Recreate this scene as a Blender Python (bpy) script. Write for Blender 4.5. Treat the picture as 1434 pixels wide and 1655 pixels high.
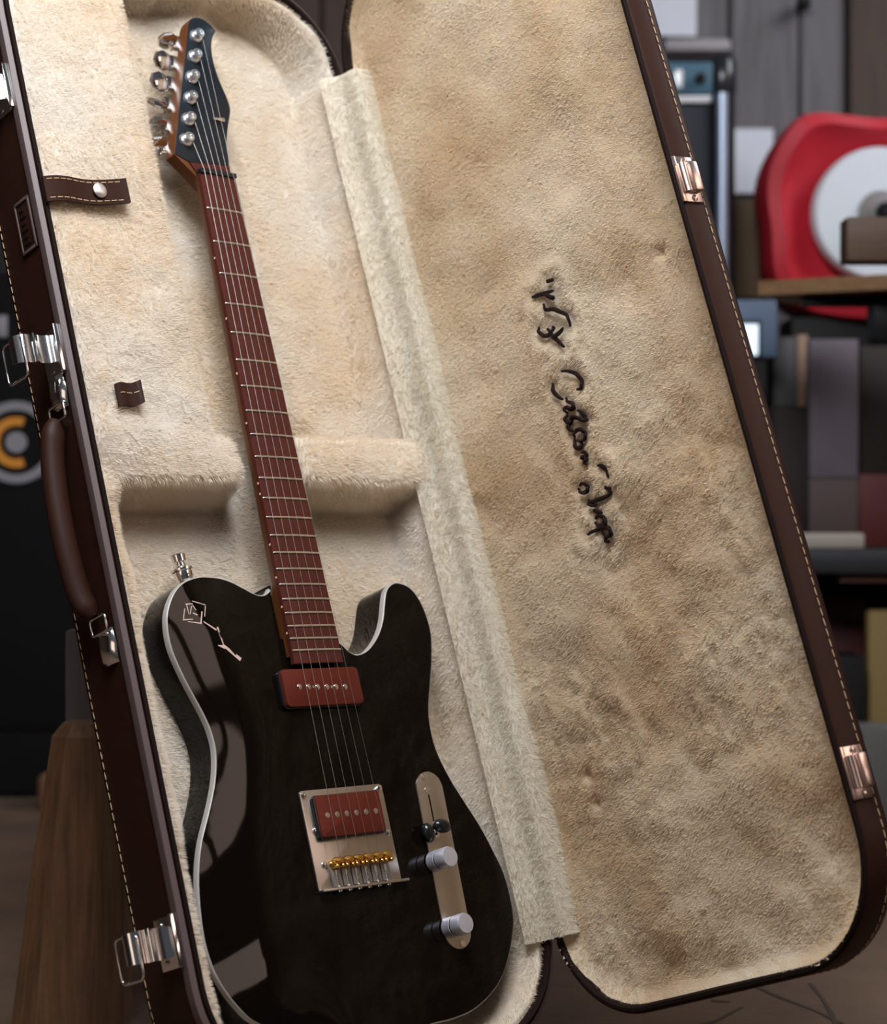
import bpy, bmesh, math, random
import numpy as np
from mathutils import Matrix, Vector, Euler
random.seed(7); rng = np.random.default_rng(7)
for o in list(bpy.data.objects): bpy.data.objects.remove(o)
scene = bpy.context.scene
C = bpy.context.collection
S = 0.001                                    # models are drawn in millimetres

# ------------------------------------------------------------------ camera, world, lights
FPX = 3300.0; CAMZ = 0.497
cam_d = bpy.data.cameras.new('camera'); cam = bpy.data.objects.new('camera', cam_d); C.objects.link(cam)
cam_d.sensor_fit = 'HORIZONTAL'; cam_d.sensor_width = 36.0; cam_d.lens = 36.0 * FPX / 1434.0
cam.location = (0, 0, CAMZ); cam.rotation_euler = (math.pi / 2, 0, 0)
cam_d.clip_start = 0.05; cam_d.clip_end = 60
cam_d.dof.use_dof = True; cam_d.dof.focus_distance = 1.78; cam_d.dof.aperture_fstop = 6.3
scene.camera = cam

world = bpy.data.worlds.new('world'); scene.world = world; world.use_nodes = True
bg = world.node_tree.nodes['Background']
bg.inputs[0].default_value = (0.80, 0.86, 1.0, 1); bg.inputs[1].default_value = 0.07

def area(name, loc, target, size, power, color):
    l = bpy.data.lights.new(name, 'AREA'); l.shape = 'RECTANGLE'; l.size, l.size_y = size
    l.energy = power; l.color = color
    o = bpy.data.objects.new(name, l); C.objects.link(o); o.location = loc
    o.rotation_euler = (Vector(target) - Vector(loc)).to_track_quat('-Z', 'Y').to_euler()
    return o
area('key_area_light', (-0.06, 0.98, 1.92), (-0.02, 1.80, 0.85), (0.9, 0.7), 46, (0.94, 0.965, 1.0))  # area lamp added overhead as the cool daylight key; no roof window exists
area('warm_fill_light', (-1.3, -1.1, 1.3), (0.1, 1.8, 0.5), (1.0, 1.4), 5.5, (1.0, 0.78, 0.62))  # warm fill lamp added at front left; there is no doorway
area('back_wall_fill_light', (2.0, 2.9, 2.3), (1.0, 4.2, 0.9), (1.0, 0.8), 24, (0.84, 0.92, 1.0))  # fill lamp added to brighten the back boards; no window stands there

cy_ = scene.cycles; cy_.max_bounces = 5; cy_.diffuse_bounces = 3; cy_.glossy_bounces = 3; cy_.adaptive_threshold = .04; cy_.use_light_tree = False; cy_.transmission_bounces = 2; cy_.volume_bounces = 0; cy_.caustics_reflective = False; cy_.caustics_refractive = False
vs = scene.view_settings
vs.view_transform = 'Standard'; vs.look = 'None'; vs.gamma = 1.0; vs.use_curve_mapping = False; vs.exposure = 0.0

# ------------------------------------------------------------------ frames: case (K), guitar (G), lid (L)
RK = ((0.71584, -0.22787, 0.66004), (0.00906, -0.94214, -0.33509), (0.69821, 0.24585, -0.67236))
TK = (-147.51, -34.84, 1847.8)
def w_(v): return (v[0], v[2], -v[1])
cx, cy, cz = [w_([RK[r][c] for r in range(3)]) for c in range(3)]
MK = Matrix(((cx[0], cy[0], cz[0], TK[0] * S), (cx[1], cy[1], cz[1], TK[2] * S), (cx[2], cy[2], cz[2], CAMZ - TK[1] * S), (0, 0, 0, 1)))
_p = 0.0165
MG = MK @ (Matrix.Translation((0, -300 * S, 0)) @ Matrix.Rotation(_p, 4, 'Z')).inverted()
TH = math.radians(98.0)
# lid frame: X away from the hinge, Y towards the tail end, Z out through the lid's back
ML = Matrix(((math.cos(TH), 0, math.sin(TH), 203 * S), (0, -1, 0, 0), (math.sin(TH), 0, -math.cos(TH), 0), (0, 0, 0, 1)))
def Q(px, py, D):                             # a spot in the room seen at that place of the photo, D metres off
    return Vector(((px - 717) / FPX * D, D, CAMZ - (py - 827.5) / FPX * D))
def unproj(M, px, py, z):                     # pixel -> (x, y) mm on plane z (mm) of frame M
    inv = M.inverted(); o = inv @ Vector((0, 0, CAMZ)); d = (inv.to_3x3()) @ (Q(px, py, 1) - Vector((0, 0, CAMZ)))
    t = (z * S - o.z) / d.z; p = o + d * t
    return (p.x / S, p.y / S)

# ------------------------------------------------------------------ materials
MAT = {}
def mat(name, col=(.5, .5, .5), rough=.5, metal=0.0, spec=.5, coat=0.0, noise=None, bump=None, emit=None, sheen=0.0):
    """noise = (scale, colour2, stretch xyz, contrast); bump = (scale, strength, distance)"""
    if name in MAT: return MAT[name]
    m = bpy.data.materials.new(name); m.use_nodes = True; nt = m.node_tree; b = nt.nodes['Principled BSDF']
    b.inputs['Base Color'].default_value = (*col, 1); b.inputs['Roughness'].default_value = rough
    b.inputs['Metallic'].default_value = metal; b.inputs['Specular IOR Level'].default_value = spec
    b.inputs['Coat Weight'].default_value = coat; b.inputs['Coat Roughness'].default_value = .04
    b.inputs['Sheen Weight'].default_value = sheen
    tc = nt.nodes.new('ShaderNodeTexCoord')
    if noise:
        sc, c2, st, con = noise
        mp = nt.nodes.new('ShaderNodeMapping'); mp.inputs['Scale'].default_value = st
        n = nt.nodes.new('ShaderNodeTexNoise'); n.inputs['Scale'].default_value = sc; n.inputs['Detail'].default_value = 6
        r = nt.nodes.new('ShaderNodeValToRGB'); r.color_ramp.elements[0].position = .5 - con; r.color_ramp.elements[1].position = .5 + con
        r.color_ramp.elements[0].color = (*col, 1); r.color_ramp.elements[1].color = (*c2, 1)
        nt.links.new(tc.outputs['Object'], mp.inputs[0]); nt.links.new(mp.outputs[0], n.inputs['Vector'])
        nt.links.new(n.outputs['Fac'], r.inputs[0]); nt.links.new(r.outputs[0], b.inputs['Base Color'])
    if bump:
        n2 = nt.nodes.new('ShaderNodeTexNoise'); n2.inputs['Scale'].default_value = bump[0]; n2.inputs['Detail'].default_value = 4
        bp = nt.nodes.new('ShaderNodeBump'); bp.inputs['Strength'].default_value = bump[1]; bp.inputs['Distance'].default_value = bump[2]
        nt.links.new(tc.outputs['Object'], n2.inputs['Vector']); nt.links.new(n2.outputs['Fac'], bp.inputs['Height']); nt.links.new(bp.outputs[0], b.inputs['Normal'])
    if emit:
        b.inputs['Emission Color'].default_value = (*emit[0], 1); b.inputs['Emission Strength'].default_value = emit[1]
    MAT[name] = m; return m

leather = mat('brown_leather', (.030, .0104, .0064), .5, spec=.16, noise=(60, (.023, .008, .005), (1, 1, 1), .3), bump=(900, .25, .0004))
valance = mat('purple_brown_valance', (.10, .070, .068), .42, spec=.3)
dark_piping = mat('dark_piping', (.010, .005, .004), .8, spec=.1)
thread = mat('tan_thread', (.50, .34, .21), .8)
dark_thread = mat('dark_brown_thread', (.014, .005, .004), .8, spec=.2)
chrome = mat('chrome', (.80, .78, .77), .14, 1.0)
nickel = mat('satin_nickel', (.64, .58, .53), .34, 1.0, noise=(40, (.56, .51, .46), (1, 1, 1), .3))
gold = mat('gold', (.80, .47, .12), .25, 1.0)
black_gloss = mat('black_lacquer', (.0045, .0028, .002), .03, spec=.17)
black_side = mat('black_lacquer_side', (.010, .008, .007), .18, spec=.5)
black_plastic = mat('black_plastic', (.008, .008, .010), .22)
bind = mat('ivory_binding', (.36, .34, .32), .35)
pearl = mat('pearl_inlay', (.55, .40, .35), .3)
rosewood = mat('red_rosewood', (.084, .020, .014), .45, spec=.22, noise=(35, (.056, .012, .0085), (14, 1, 14), .28), bump=(600, .1, .0003))
redwood = mat('red_wood_cover', (.115, .017, .009), .42, spec=.25, noise=(30, (.08, .012, .007), (1, 10, 10), .3))
maple = mat('roasted_maple', (.14, .046, .013), .36, spec=.3, noise=(18, (.09, .028, .008), (12, 1, 12), .3))
ebony = mat('black_stained_wood', (.005, .008, .012), .36, spec=.35, noise=(25, (.010, .015, .021), (12, 1, 12), .3))
steel = mat('string_steel', (.38, .35, .33), .55, 1.0)
tuner_m = mat('tuner_chrome', (.86, .89, .95), .3, 1.0)
keeper_m = mat('copper_tinted_chrome', (.66, .53, .48), .3, 1.0)

# ------------------------------------------------------------------ mesh helpers
def link(name, me, m, parent=None, M=None, smooth=None):
    if m: me.materials.append(m)
    o = bpy.data.objects.new(name, me); C.objects.link(o)
    if parent is not None: o.parent = parent
    if M is not None: o.matrix_local = M
    if smooth: 
        for p in me.polygons: p.use_smooth = True
        me.set_sharp_from_angle(angle=math.radians(smooth))
    return o
def pyd(name, V, F, m, parent=None, M=None, smooth=None, scale=S):
    me = bpy.data.meshes.new(name); me.from_pydata([tuple(c * scale for c in v) for v in V], [], F); me.validate(); me.update()
    return link(name, me, m, parent, M, smooth)
def bmo(name, bm, m, parent=None, M=None, smooth=None, scale=S):
    bmesh.ops.recalc_face_normals(bm, faces=bm.faces)
    if scale != 1: bmesh.ops.scale(bm, vec=(scale,) * 3, verts=bm.verts)
    me = bpy.data.meshes.new(name); bm.to_mesh(me); bm.free()
    return link(name, me, m, parent, M, smooth)
def empty(name, M, label, cat, group=None):
    o = bpy.data.objects.new(name, None); C.objects.link(o); o.matrix_world = M; o.empty_display_size = .05
    tag(o, label, cat, group); return o
def tag(o, label=None, cat=None, group=None, kind=None):
    if label: o['label'] = label
    if cat: o['category'] = cat
    if group: o['group'] = group
    if kind: o['kind'] = kind
    return o
def add_box(bm, lo, hi, bev=0.0, seg=2):
    r = bmesh.ops.create_cube(bm, size=1); vs_ = r['verts']
    for v in vs_:
        v.co = Vector([lo[i] + (v.co[i] + .5) * (hi[i] - lo[i]) for i in range(3)])
    if bev > 0:
        es = list({e for v in vs_ for e in v.link_edges})
        bmesh.ops.bevel(bm, geom=es, offset=bev, segments=seg, profile=.5, affect='EDGES')
def box(name, lo, hi, m, parent=None, M=None, bev=0.0, scale=S, seg=2):
    bm = bmesh.new(); add_box(bm, lo, hi, bev, seg); return bmo(name, bm, m, parent, M, 35 if bev else None, scale)
def add_tube(bm, pts, r, n=8, closed=False, flat=1.0, ref=None):
    pts = [Vector(p) for p in pts]; N = len(pts); rings = []; prev = None
    for i, p in enumerate(pts):
        a = pts[(i - 1) % N] if (closed or i > 0) else p; b = pts[(i + 1) % N] if (closed or i < N - 1) else p
        t = (b - a).normalized()
        u = (prev if prev is not None else Vector(ref or ((0, 0, 1) if abs(t.z) < .9 else (1, 0, 0))))
        u = (u - t * u.dot(t)).normalized(); prev = u; v = t.cross(u)
        rr = r[i] if hasattr(r, '__len__') else r
        rings.append([bm.verts.new(p + (u * math.cos(2 * math.pi * k / n) * flat + v * math.sin(2 * math.pi * k / n)) * rr) for k in range(n)])
    for i in range(N if closed else N - 1):
        A, B = rings[i], rings[(i + 1) % N]
        for k in range(n): bm.faces.new((A[k], A[(k + 1) % n], B[(k + 1) % n], B[k]))
    if not closed: bm.faces.new(rings[0][::-1]); bm.faces.new(rings[-1])
def tube(name, pts, r, m, parent=None, M=None, n=8, closed=False, flat=1.0, scale=S, ref=None):
    bm = bmesh.new(); add_tube(bm, pts, r, n, closed, flat, ref); return bmo(name, bm, m, parent, M, 50, scale)
def add_lathe(bm, prof, n=24, M=None):
    """prof: (radius, z) from bottom to top"""
    rings = []
    for r, z in prof:
        ring = [bm.verts.new((r * math.cos(2 * math.pi * k / n), r * math.sin(2 * math.pi * k / n), z)) for k in range(n)]
        if M is not None:
            for v in ring: v.co = M @ v.co
        rings.append(ring)
    for A, B in zip(rings, rings[1:]):
        for k in range(n): bm.faces.new((A[k], A[(k + 1) % n], B[(k + 1) % n], B[k]))
    bm.faces.new(rings[0][::-1]); bm.faces.new(rings[-1])
def lathe(name, prof, m, parent=None, M=None, n=24, scale=S, at=None):
    bm = bmesh.new(); add_lathe(bm, prof, n, at); return bmo(name, bm, m, parent, M, 40, scale)
def add_prism(bm, pts, z0, z1, bev=0.0):
    """outline pts (x,y); rounded top edge when bev"""
    n = len(pts)
    a = sum(pts[i][0] * pts[(i + 1) % n][1] - pts[(i + 1) % n][0] * pts[i][1] for i in range(n))
    if a < 0: pts = pts[::-1]
    lev = [(z0, 0), (z1, 0)] if not bev else [(z0, 0), (z1 - bev, 0), (z1 - bev * .3, bev * .3), (z1, bev)]
    rings = []
    for z, off in lev:
        ring = []
        for i, p in enumerate(pts):
            q0 = Vector(pts[i - 1]); q1 = Vector(pts[(i + 1) % n]); t = (q1 - q0).normalized(); nn = Vector((-t.y, t.x))
            ring.append(bm.verts.new((p[0] + nn.x * off, p[1] + nn.y * off, z)))
        rings.append(ring)
    for A, B in zip(rings, rings[1:]):
        for k in range(n): bm.faces.new((A[k], A[(k + 1) % n], B[(k + 1) % n], B[k]))
    bm.faces.new(rings[0][::-1]); bm.faces.new(rings[-1])
def prism(name, pts, z0, z1, m, parent=None, M=None, bev=0.0, scale=S, smooth=40):
    bm = bmesh.new(); add_prism(bm, pts, z0, z1, bev); return bmo(name, bm, m, parent, M, smooth, scale)
def catmull(P, n, closed=True):
    P = np.array(P, float); N = len(P); out = []
    for i in range(N if closed else N - 1):
        p0, p1, p2, p3 = [P[j % N] if closed else P[min(max(j, 0), N - 1)] for j in (i - 1, i, i + 1, i + 2)]
        for k in range(n):
            t = k / n
            out.append(.5 * ((2 * p1) + (-p0 + p2) * t + (2 * p0 - 5 * p1 + 4 * p2 - p3) * t * t + (-p0 + 3 * p1 - 3 * p2 + p3) * t ** 3))
    if not closed: out.append(P[-1])
    return [tuple(q) for q in out]
def rrect(x0, x1, y0, y1, r, seg=8):
    out = []
    for cx_, cy_, a0 in ((x1 - r, y0 + r, -90), (x1 - r, y1 - r, 0), (x0 + r, y1 - r, 90), (x0 + r, y0 + r, 180)):
        for k in range(seg + 1):
            a = math.radians(a0 + 90 * k / seg); out.append((cx_ + r * math.cos(a), cy_ + r * math.sin(a)))
    return out

# ------------------------------------------------------------------ fur
def fur_material(name, ca, cb, scale=9.0, con=.22):
    m = bpy.data.materials.new(name); m.use_nodes = True; nt = m.node_tree; b = nt.nodes['Principled BSDF']
    tc = nt.nodes.new('ShaderNodeTexCoord'); n = nt.nodes.new('ShaderNodeTexNoise'); n.inputs['Scale'].default_value = scale; n.inputs['Detail'].default_value = 5
    r = nt.nodes.new('ShaderNodeValToRGB'); r.color_ramp.elements[0].position = .5 - con; r.color_ramp.elements[1].position = .5 + con
    r.color_ramp.elements[0].color = (*ca, 1); r.color_ramp.elements[1].color = (*cb, 1)
    nt.links.new(tc.outputs['Object'], n.inputs['Vector']); nt.links.new(n.outputs['Fac'], r.inputs[0]); nt.links.new(r.outputs[0], b.inputs['Base Color'])
    b.inputs['Roughness'].default_value = .75; b.inputs['Specular IOR Level'].default_value = .25
    tr = nt.nodes.new('ShaderNodeBsdfTranslucent'); mx = nt.nodes.new('ShaderNodeMixShader'); mx.inputs[0].default_value = .42
    nt.links.new(r.outputs[0], tr.inputs[0]); nt.links.new(b.outputs[0], mx.inputs[1]); nt.links.new(tr.outputs[0], mx.inputs[2])
    nt.links.new(mx.outputs[0], nt.nodes['Material Output'].inputs[0])
    return m
def fur(o, m, count, kids, length, width, rand, comb, seed, clump=.25, rough=.004):
    md = o.modifiers.new('plush_pile', 'PARTICLE_SYSTEM'); ps = o.particle_systems[-1]; st = ps.settings; ps.seed = seed
    st.type = 'HAIR'; st.count = count; st.hair_step = 4; st.use_advanced_hair = True; st.emit_from = 'FACE'; st.distribution = 'RAND'; st.use_even_distribution = True
    v = length / 4; st.factor_random = rand * v; st.object_align_factor = tuple(c * v for c in comb); st.normal_factor = v
    st.length_random = .25; st.brownian_factor = .03 * v
    st.child_type = 'INTERPOLATED'; st.rendered_child_count = kids; st.child_percent = kids; st.child_length = 1.0; st.clump_factor = clump; st.clump_shape = .2
    st.roughness_1 = rough; st.roughness_1_size = .012; st.roughness_2 = rough * .6; st.roughness_endpoint = rough * .6
    st.root_radius = 1.0; st.tip_radius = .35; st.radius_scale = width; st.render_step = 1; st.display_step = 2
    st.material = len(o.data.materials)
    ps.vertex_group_length = 'pile'
def set_pile(o, arr):
    vg = o.vertex_groups.new(name='pile'); arr = np.round(np.asarray(arr), 2)
    for v in np.unique(arr): vg.add(np.nonzero(arr == v)[0].tolist(), float(v), 'REPLACE')
def sstep(a, b, x):
    t = np.clip((x - a) / (b - a), 0, 1); return t * t * (3 - 2 * t)
def vnoise2(X, Y, sc, seed, octv=3):
    out = np.zeros_like(X); amp = 1.0
    for o_ in range(octv):
        g = np.random.default_rng(seed + o_).random((128, 128)); x = X / sc * 2 ** o_ + 1000; y = Y / sc * 2 ** o_ + 1000
        xi = np.floor(x).astype(int); yi = np.floor(y).astype(int); fx = x - xi; fy = y - yi; fx = fx * fx * (3 - 2 * fx); fy = fy * fy * (3 - 2 * fy)
        G_ = lambda i, j: g[i % 128, j % 128]
        out += amp * ((G_(xi, yi) * (1 - fx) + G_(xi + 1, yi) * fx) * (1 - fy) + (G_(xi, yi + 1) * (1 - fx) + G_(xi + 1, yi + 1) * fx) * fy - .5); amp *= .5
    return out
def rr_dist(X, Y, x0, x1, y0, y1, r):         # signed distance to a rounded rectangle, negative inside
    qx = np.abs(X - (x0 + x1) / 2) - (x1 - x0) / 2 + r; qy = np.abs(Y - (y0 + y1) / 2) - (y1 - y0) / 2 + r
    return np.hypot(np.maximum(qx, 0), np.maximum(qy, 0)) + np.minimum(np.maximum(qx, qy), 0) - r

# ================================================================== THE SETTING
wood_grey = mat('weathered_grey_boards', (.190, .180, .190), .85, noise=(9, (.110, .100, .104), (6, 6, .5), .25), bump=(60, .4, .004))
wood_brown = mat('brown_boards', (.085, .058, .046), .8, noise=(9, (.055, .036, .028), (6, 6, .5), .25))
concrete = mat('dusty_brown_concrete', (.17, .105, .066), .9, noise=(7, (.078, .047, .030), (1, 1, 1), .3), bump=(45, .5, .004))
fl = bpy.data.meshes.new('floor'); fl.from_pydata([(-3.2, -1.5, 0), (3.2, -1.5, 0), (3.2, 4.6, 0), (-3.2, 4.6, 0)], [], [(0, 1, 2, 3)])
floor = tag(link('floor', fl, concrete), kind='structure', label='dusty brown concrete workshop floor')
crack_m = mat('crack_dirt', (.055, .036, .025), .95)
for pts in ([(1190, 1588), (1215, 1592), (1255, 1610), (1320, 1635), (1360, 1655)], [(1310, 1590), (1330, 1615), (1345, 1640), (1352, 1662)], [(1150, 1618), (1180, 1620)], [(1200, 1628), (1160, 1650), (1120, 1662)]):
    W = [Vector(Q(a, b, FPX * CAMZ / (b - 827.5))) for a, b in pts]
    bm = bmesh.new(); add_tube(bm, [(p.x, p.y, .0006) for p in W], [.0018 + .003 * random.random() for _ in W], 6, flat=.12, ref=(0, 0, 1))
    tag(bmo('floor_crack', bm, crack_m, floor, None, None, 1))
wb = box('wall_back', (-3.2, 4.30, 0), (3.2, 4.36, 3.0), wood_brown, scale=1); tag(wb, kind='structure', label='back wall of vertical wooden boards')
x = -3.2; k = 0
edges = [Q(p, 0, 4.28).x for p in (470, 520, 620, 720, 800, 900, 1000, 1050, 1177, 1290, 1366, 1500, 1640)]
xs = [-3.2 + i * .2 for i in range(14)]; xs = [v for v in xs if v < edges[0] - .05] + edges
while xs[-1] < 3.1: xs.append(xs[-1] + .19)
for a, b in zip(xs, xs[1:]):
    brown = a > Q(1360, 0, 4.28).x or b < Q(640, 0, 4.28).x
    d = .012 * random.random() + (.02 if a > Q(1360, 0, 4.28).x else 0)
    box('plank', (a + .003, 4.27 - d, 0.0), (b - .003, 4.299, 3.0), wood_brown if brown else wood_grey, wb, bev=.004, scale=1, seg=1)
wr = tag(box('wall_right', (3.2, -1.5, 0), (3.28, 4.3, 3.0), wood_brown, scale=1), kind='structure', label='brown boarded right wall')
wl = tag(box('wall_left', (-3.28, -1.5, 0), (-3.2, 4.3, 3.0), wood_brown, scale=1), kind='structure', label='brown boarded left wall')
# a lit window in the right wall, out of frame, mirrored in the guitar's lacquer
day = mat('bright_daylight_pane', (.9, .8, .75), .4, emit=((1.0, .74, .62), 4.0))
day.cycles.emission_sampling = 'NONE'
win = tag(box('window_1', (3.16, .05, 1.88), (3.199, 2.26, 2.98), wood_brown, scale=1), kind='structure', label='wooden window frame high in right wall')
for i in range(3):
    box('pane', (3.15, .10 + i * .73, 1.93), (3.165, .75 + i * .73, 2.93), day, win, scale=1)
win2 = tag(box('window_2', (3.16, .25, .95), (3.199, 1.35, 1.36), wood_brown, scale=1), kind='structure', label='small low window in right wall')
box('pane', (3.15, .30, 1.0), (3.165, 1.30, 1.31), day, win2, scale=1)

# ================================================================== GUITAR CASE
case = empty('guitar_case', MK, 'open brown leather guitar case lined with cream plush, leaning upright', 'guitar case')
X0, X1, Y0, Y1, RC = -204, 203, -535, 535, 100
def ring(off, y0=Y0, y1=Y1, x0=X0, x1=X1, seg=14):
    return rrect(x0 - off, x1 + off, y0 - off, y1 + off, RC + off, seg)
def shell(name, prof, m, parent, M=None, x0=X0, x1=X1, cap=None, smooth=40):
    bm = bmesh.new(); rings = []
    for off, z in prof:
        rings.append([bm.verts.new((p[0], p[1], z)) for p in ring(off, x0=x0, x1=x1)])
    n = len(rings[0])
    for A, B in zip(rings, rings[1:]):
        for k in range(n): bm.faces.new((A[k], A[(k + 1) % n], B[(k + 1) % n], B[k]))
    if cap in ('first', 'both'): bm.faces.new(rings[0])
    if cap in ('last', 'both'): bm.faces.new(rings[-1])
    return bmo(name, bm, m, parent, M, smooth)
DB = 74; DL = 36
shell('base_shell', [(-12, -DB), (-5, -DB + 1.5), (-1.2, -DB + 5), (0, -DB + 11), (0, -9), (0, -2), (-1, -.5), (-3, 0), (-4.5, -1), (-5, -6), (-6, -DB + 6)], leather, case, cap='first')
tag(shell('valance', [(0.2, -10.5), (1.5, -10), (2.0, -6.5), (1.7, -2.0), (0.2, -1.0), (-2.6, .25)], valance, case), 'purplish brown edge trim of the base')
tag(shell('inner_piping', [(-4.6, -4), (-4.6, 1.2), (-6.5, 2.4), (-8.5, 1.2), (-9, -6)], dark_piping, case), 'dark inner edge of the base rim')
lid = shell('lid_shell', [(-14, DL), (-6, DL - 1.2), (-1.5, DL - 5), (0, DL - 11), (0, 3), (-1, .8), (-3, 0), (-4.5, 1), (-5, 6), (-6, DL - 5)], leather, case, ML, x0=0, x1=406, cap='first')
tag(shell('lid_piping', [(-1.0, .2), (-3.0, -1.6), (-6, -1.4), (-7.5, 1), (-8, 8)], dark_piping, case, ML, x0=0, x1=406), 'dark inner edge of the lid rim')

def stitching(name, off, z, M, x0, x1, parent, raise_=.55):
    P = ring(off, x0=x0, x1=x1, seg=40); P = P + [P[0]]; bm = bmesh.new()
    acc = [0.0]
    for a, b in zip(P, P[1:]): acc.append(acc[-1] + math.hypot(b[0] - a[0], b[1] - a[1]))
    def at(s):
        i = int(np.searchsorted(acc, s, 'right')) - 1; i = min(max(i, 0), len(P) - 2); t = (s - acc[i]) / max(acc[i + 1] - acc[i], 1e-6)
        return (P[i][0] + (P[i + 1][0] - P[i][0]) * t, P[i][1] + (P[i + 1][1] - P[i][1]) * t)
    s = 2.0
    while s < acc[-1] - 8:
        a, m_, b = at(s), at(s + 3.2), at(s + 6.4); 
        add_tube(bm, [(*a, z - .25), (*m_, z), (*b, z + .25)], [.3, .48, .3], 5); s += 8.6
    return tag(bmo(name, bm, thread, parent, M, 60), 'tan stitching', kind='stuff')
stitching('stitching', .35, -DB + 10, None, X0, X1, case)
stitching('lid_stitching', .35, 23, ML, 0, 406, case)

# ---- base lining: a padded well with floor, accessory lid, cross pads and side walls
gx = np.arange(X0 + 6, X1 - 5, 2.6); gy = np.arange(Y0 + 6, Y1 - 5, 2.6)
GX, GY = np.meshgrid(gx, gy, indexing='xy')
dout = rr_dist(GX, GY, X0 + 5, X1 - 5, Y0 + 5, Y1 - 5, 95)          # <0 inside
wob = vnoise2(GX, GY, 42, 11) * 7
def boxd(x0, x1, y0, y1, r=10): return rr_dist(GX, GY, x0, x1, y0, y1, r)
d_left = boxd(-240, -57, -4, 560, 14)                                 # accessory compartment pad
d_cl = boxd(-240, -34, -10, 44, 12)                                   # pad left of the neck
d_cr = boxd(27, 240, -10, 45, 12)                                     # pad right of the neck
d_strip = np.minimum(GX + 166, 999); d_strip = np.where(GY < 20, GX + 171, 999)
wall_t = np.where(GX > 0, 17.0, 24.0)
d_wall = -dout - wall_t
d_up = np.minimum.reduce([d_left, d_cl, d_cr, d_strip, d_wall]) + wob * .5
h = sstep(9, -9, d_up)
puff = np.clip(-d_up, 0, 30) / 30
zf = -55 + 50 * h + 3.5 * puff + vnoise2(GX, GY, 60, 21) * 5 * h + vnoise2(GX, GY, 30, 5) * 2.5
zf -= 5 * sstep(-8, 0, dout)
zf -= h * 13 * sstep(-12, -30, GY) * sstep(-196, -172, GX) * (GX < 0) + h * 10 * sstep(-500, -488, -GY) * 0
zf -= h * 9 * sstep(-470, -500, GY) * sstep(-4, -20, dout)
# rounded trough where the neck and headstock lie
zf += (1 - h) * 14 * np.exp(-((GX - 70 + .02 * GY) / 24) ** 2) * (GY > 20) * sstep(40, 80, GY)
inside = dout < .5
idx = -np.ones(GX.shape, int); idx[inside] = np.arange(inside.sum())
V = np.c_[GX[inside], GY[inside], zf[inside]]
a, b, c, d = idx[:-1, :-1], idx[:-1, 1:], idx[1:, 1:], idx[1:, :-1]
ok = (a >= 0) & (b >= 0) & (c >= 0) & (d >= 0)
F = np.c_[a[ok], b[ok], c[ok], d[ok]].tolist()
fur_base = fur_material('cream_plush', (.93, .79, .62), (.965, .90, .81), 7.0, .16)
lining = pyd('base_lining', V.tolist(), F, fur_base, case, smooth=180)
tag(lining, 'cream plush padding in the base', kind='stuff'); set_pile(lining, np.ones(len(V)))
fur(lining, fur_base, 36000, 7, .0052, .00036, .06, (0, -.30, 0), 3, .03, .00035)

# ---- lid lining with the stitched lettering lying in a parting of the pile
def CR(px, py): return (780 + px / 3.064, 400 + py / 3.064)
def circ(cx_, cy_, r, a0=0, a1=330, n=9): return [(cx_ + r * math.cos(math.radians(a0 + (a1 - a0) * i / n)), cy_ + r * math.sin(math.radians(a0 + (a1 - a0) * i / n))) for i in range(n + 1)]
strokes = [
 [(318, 168), (345, 160)], [(243, 246), (270, 238), (300, 228), (350, 214)], [(288, 226), (318, 236), (345, 250), (352, 238)],
 [(298, 278), (306, 300), (318, 309), (345, 305), (372, 314), (408, 330), (427, 358), (430, 392)],
 [(277, 394), (276, 412), (288, 430), (312, 438), (335, 424), (350, 400), (346, 392)], [(318, 402), (345, 436), (370, 462), (405, 492)], [(396, 398), (368, 432), (340, 445)],
 [(388, 612), (425, 612), (458, 624), (482, 645), (490, 675), (482, 698), (468, 703)], [(345, 672), (348, 704), (366, 734), (398, 752)],
 [(410, 742), (418, 760), (440, 772), (450, 790), (436, 800), (410, 792), (404, 806), (418, 822)],
 [(420, 828), (407, 846), (414, 864), (434, 862), (442, 840), (470, 846), (500, 858), (520, 850)], [(468, 806), (492, 820), (505, 842), (512, 862)], [(440, 862), (425, 882), (430, 902), (450, 908)],
 circ(480, 930, 29, 150, 480), [(452, 948), (456, 978), (470, 996), (488, 980), (478, 955)], [(488, 1018), (506, 1012), (512, 1030), (490, 1042), (512, 1048), (500, 1068), (518, 1072)],
 [(568, 1080), (590, 1082), (612, 1102), (624, 1138)], [(606, 1188), (630, 1196)], circ(497, 1192, 23, 210, 540),
 [(516, 1272), (534, 1262), (566, 1250), (606, 1236), (634, 1216)], [(634, 1216), (622, 1198)], [(522, 1246), (530, 1270), (552, 1276), (566, 1268)],
 [(546, 1302), (566, 1306), (588, 1316)], circ(578, 1352, 24, 200, 520), [(586, 1330), (610, 1356), (596, 1380), (568, 1392)],
 [(518, 1422), (534, 1412), (566, 1398), (602, 1384), (628, 1396), (634, 1420), (612, 1434), (596, 1416), (590, 1392)], [(604, 1450), (622, 1458)]]
MLW = MK @ ML
WL = 17.0                                                             # depth of the lid lining below the rim
def lpt(p, w): 
    q = CR(*p); return unproj(MLW, q[0], q[1], w)
SP = []
for s in strokes:
    s2 = catmull([lpt(p, WL - 4.5) for p in s], 4, False) if len(s) > 2 else [lpt(p, WL - 4.5) for p in s]
    SP.append(s2)
allp = np.array([p for s in SP for p in s])
gu = np.arange(6, 401, 2.6); GU, GV = np.meshgrid(gu, gy, indexing='xy')
dl = rr_dist(GU, GV, 4, 402, Y0 + 4, Y1 - 4, 96)
wz = WL * (1 - np.clip((dl + 22) / 22, 0, 1) ** 2.2)                   # dished, rising to the rim
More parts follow.
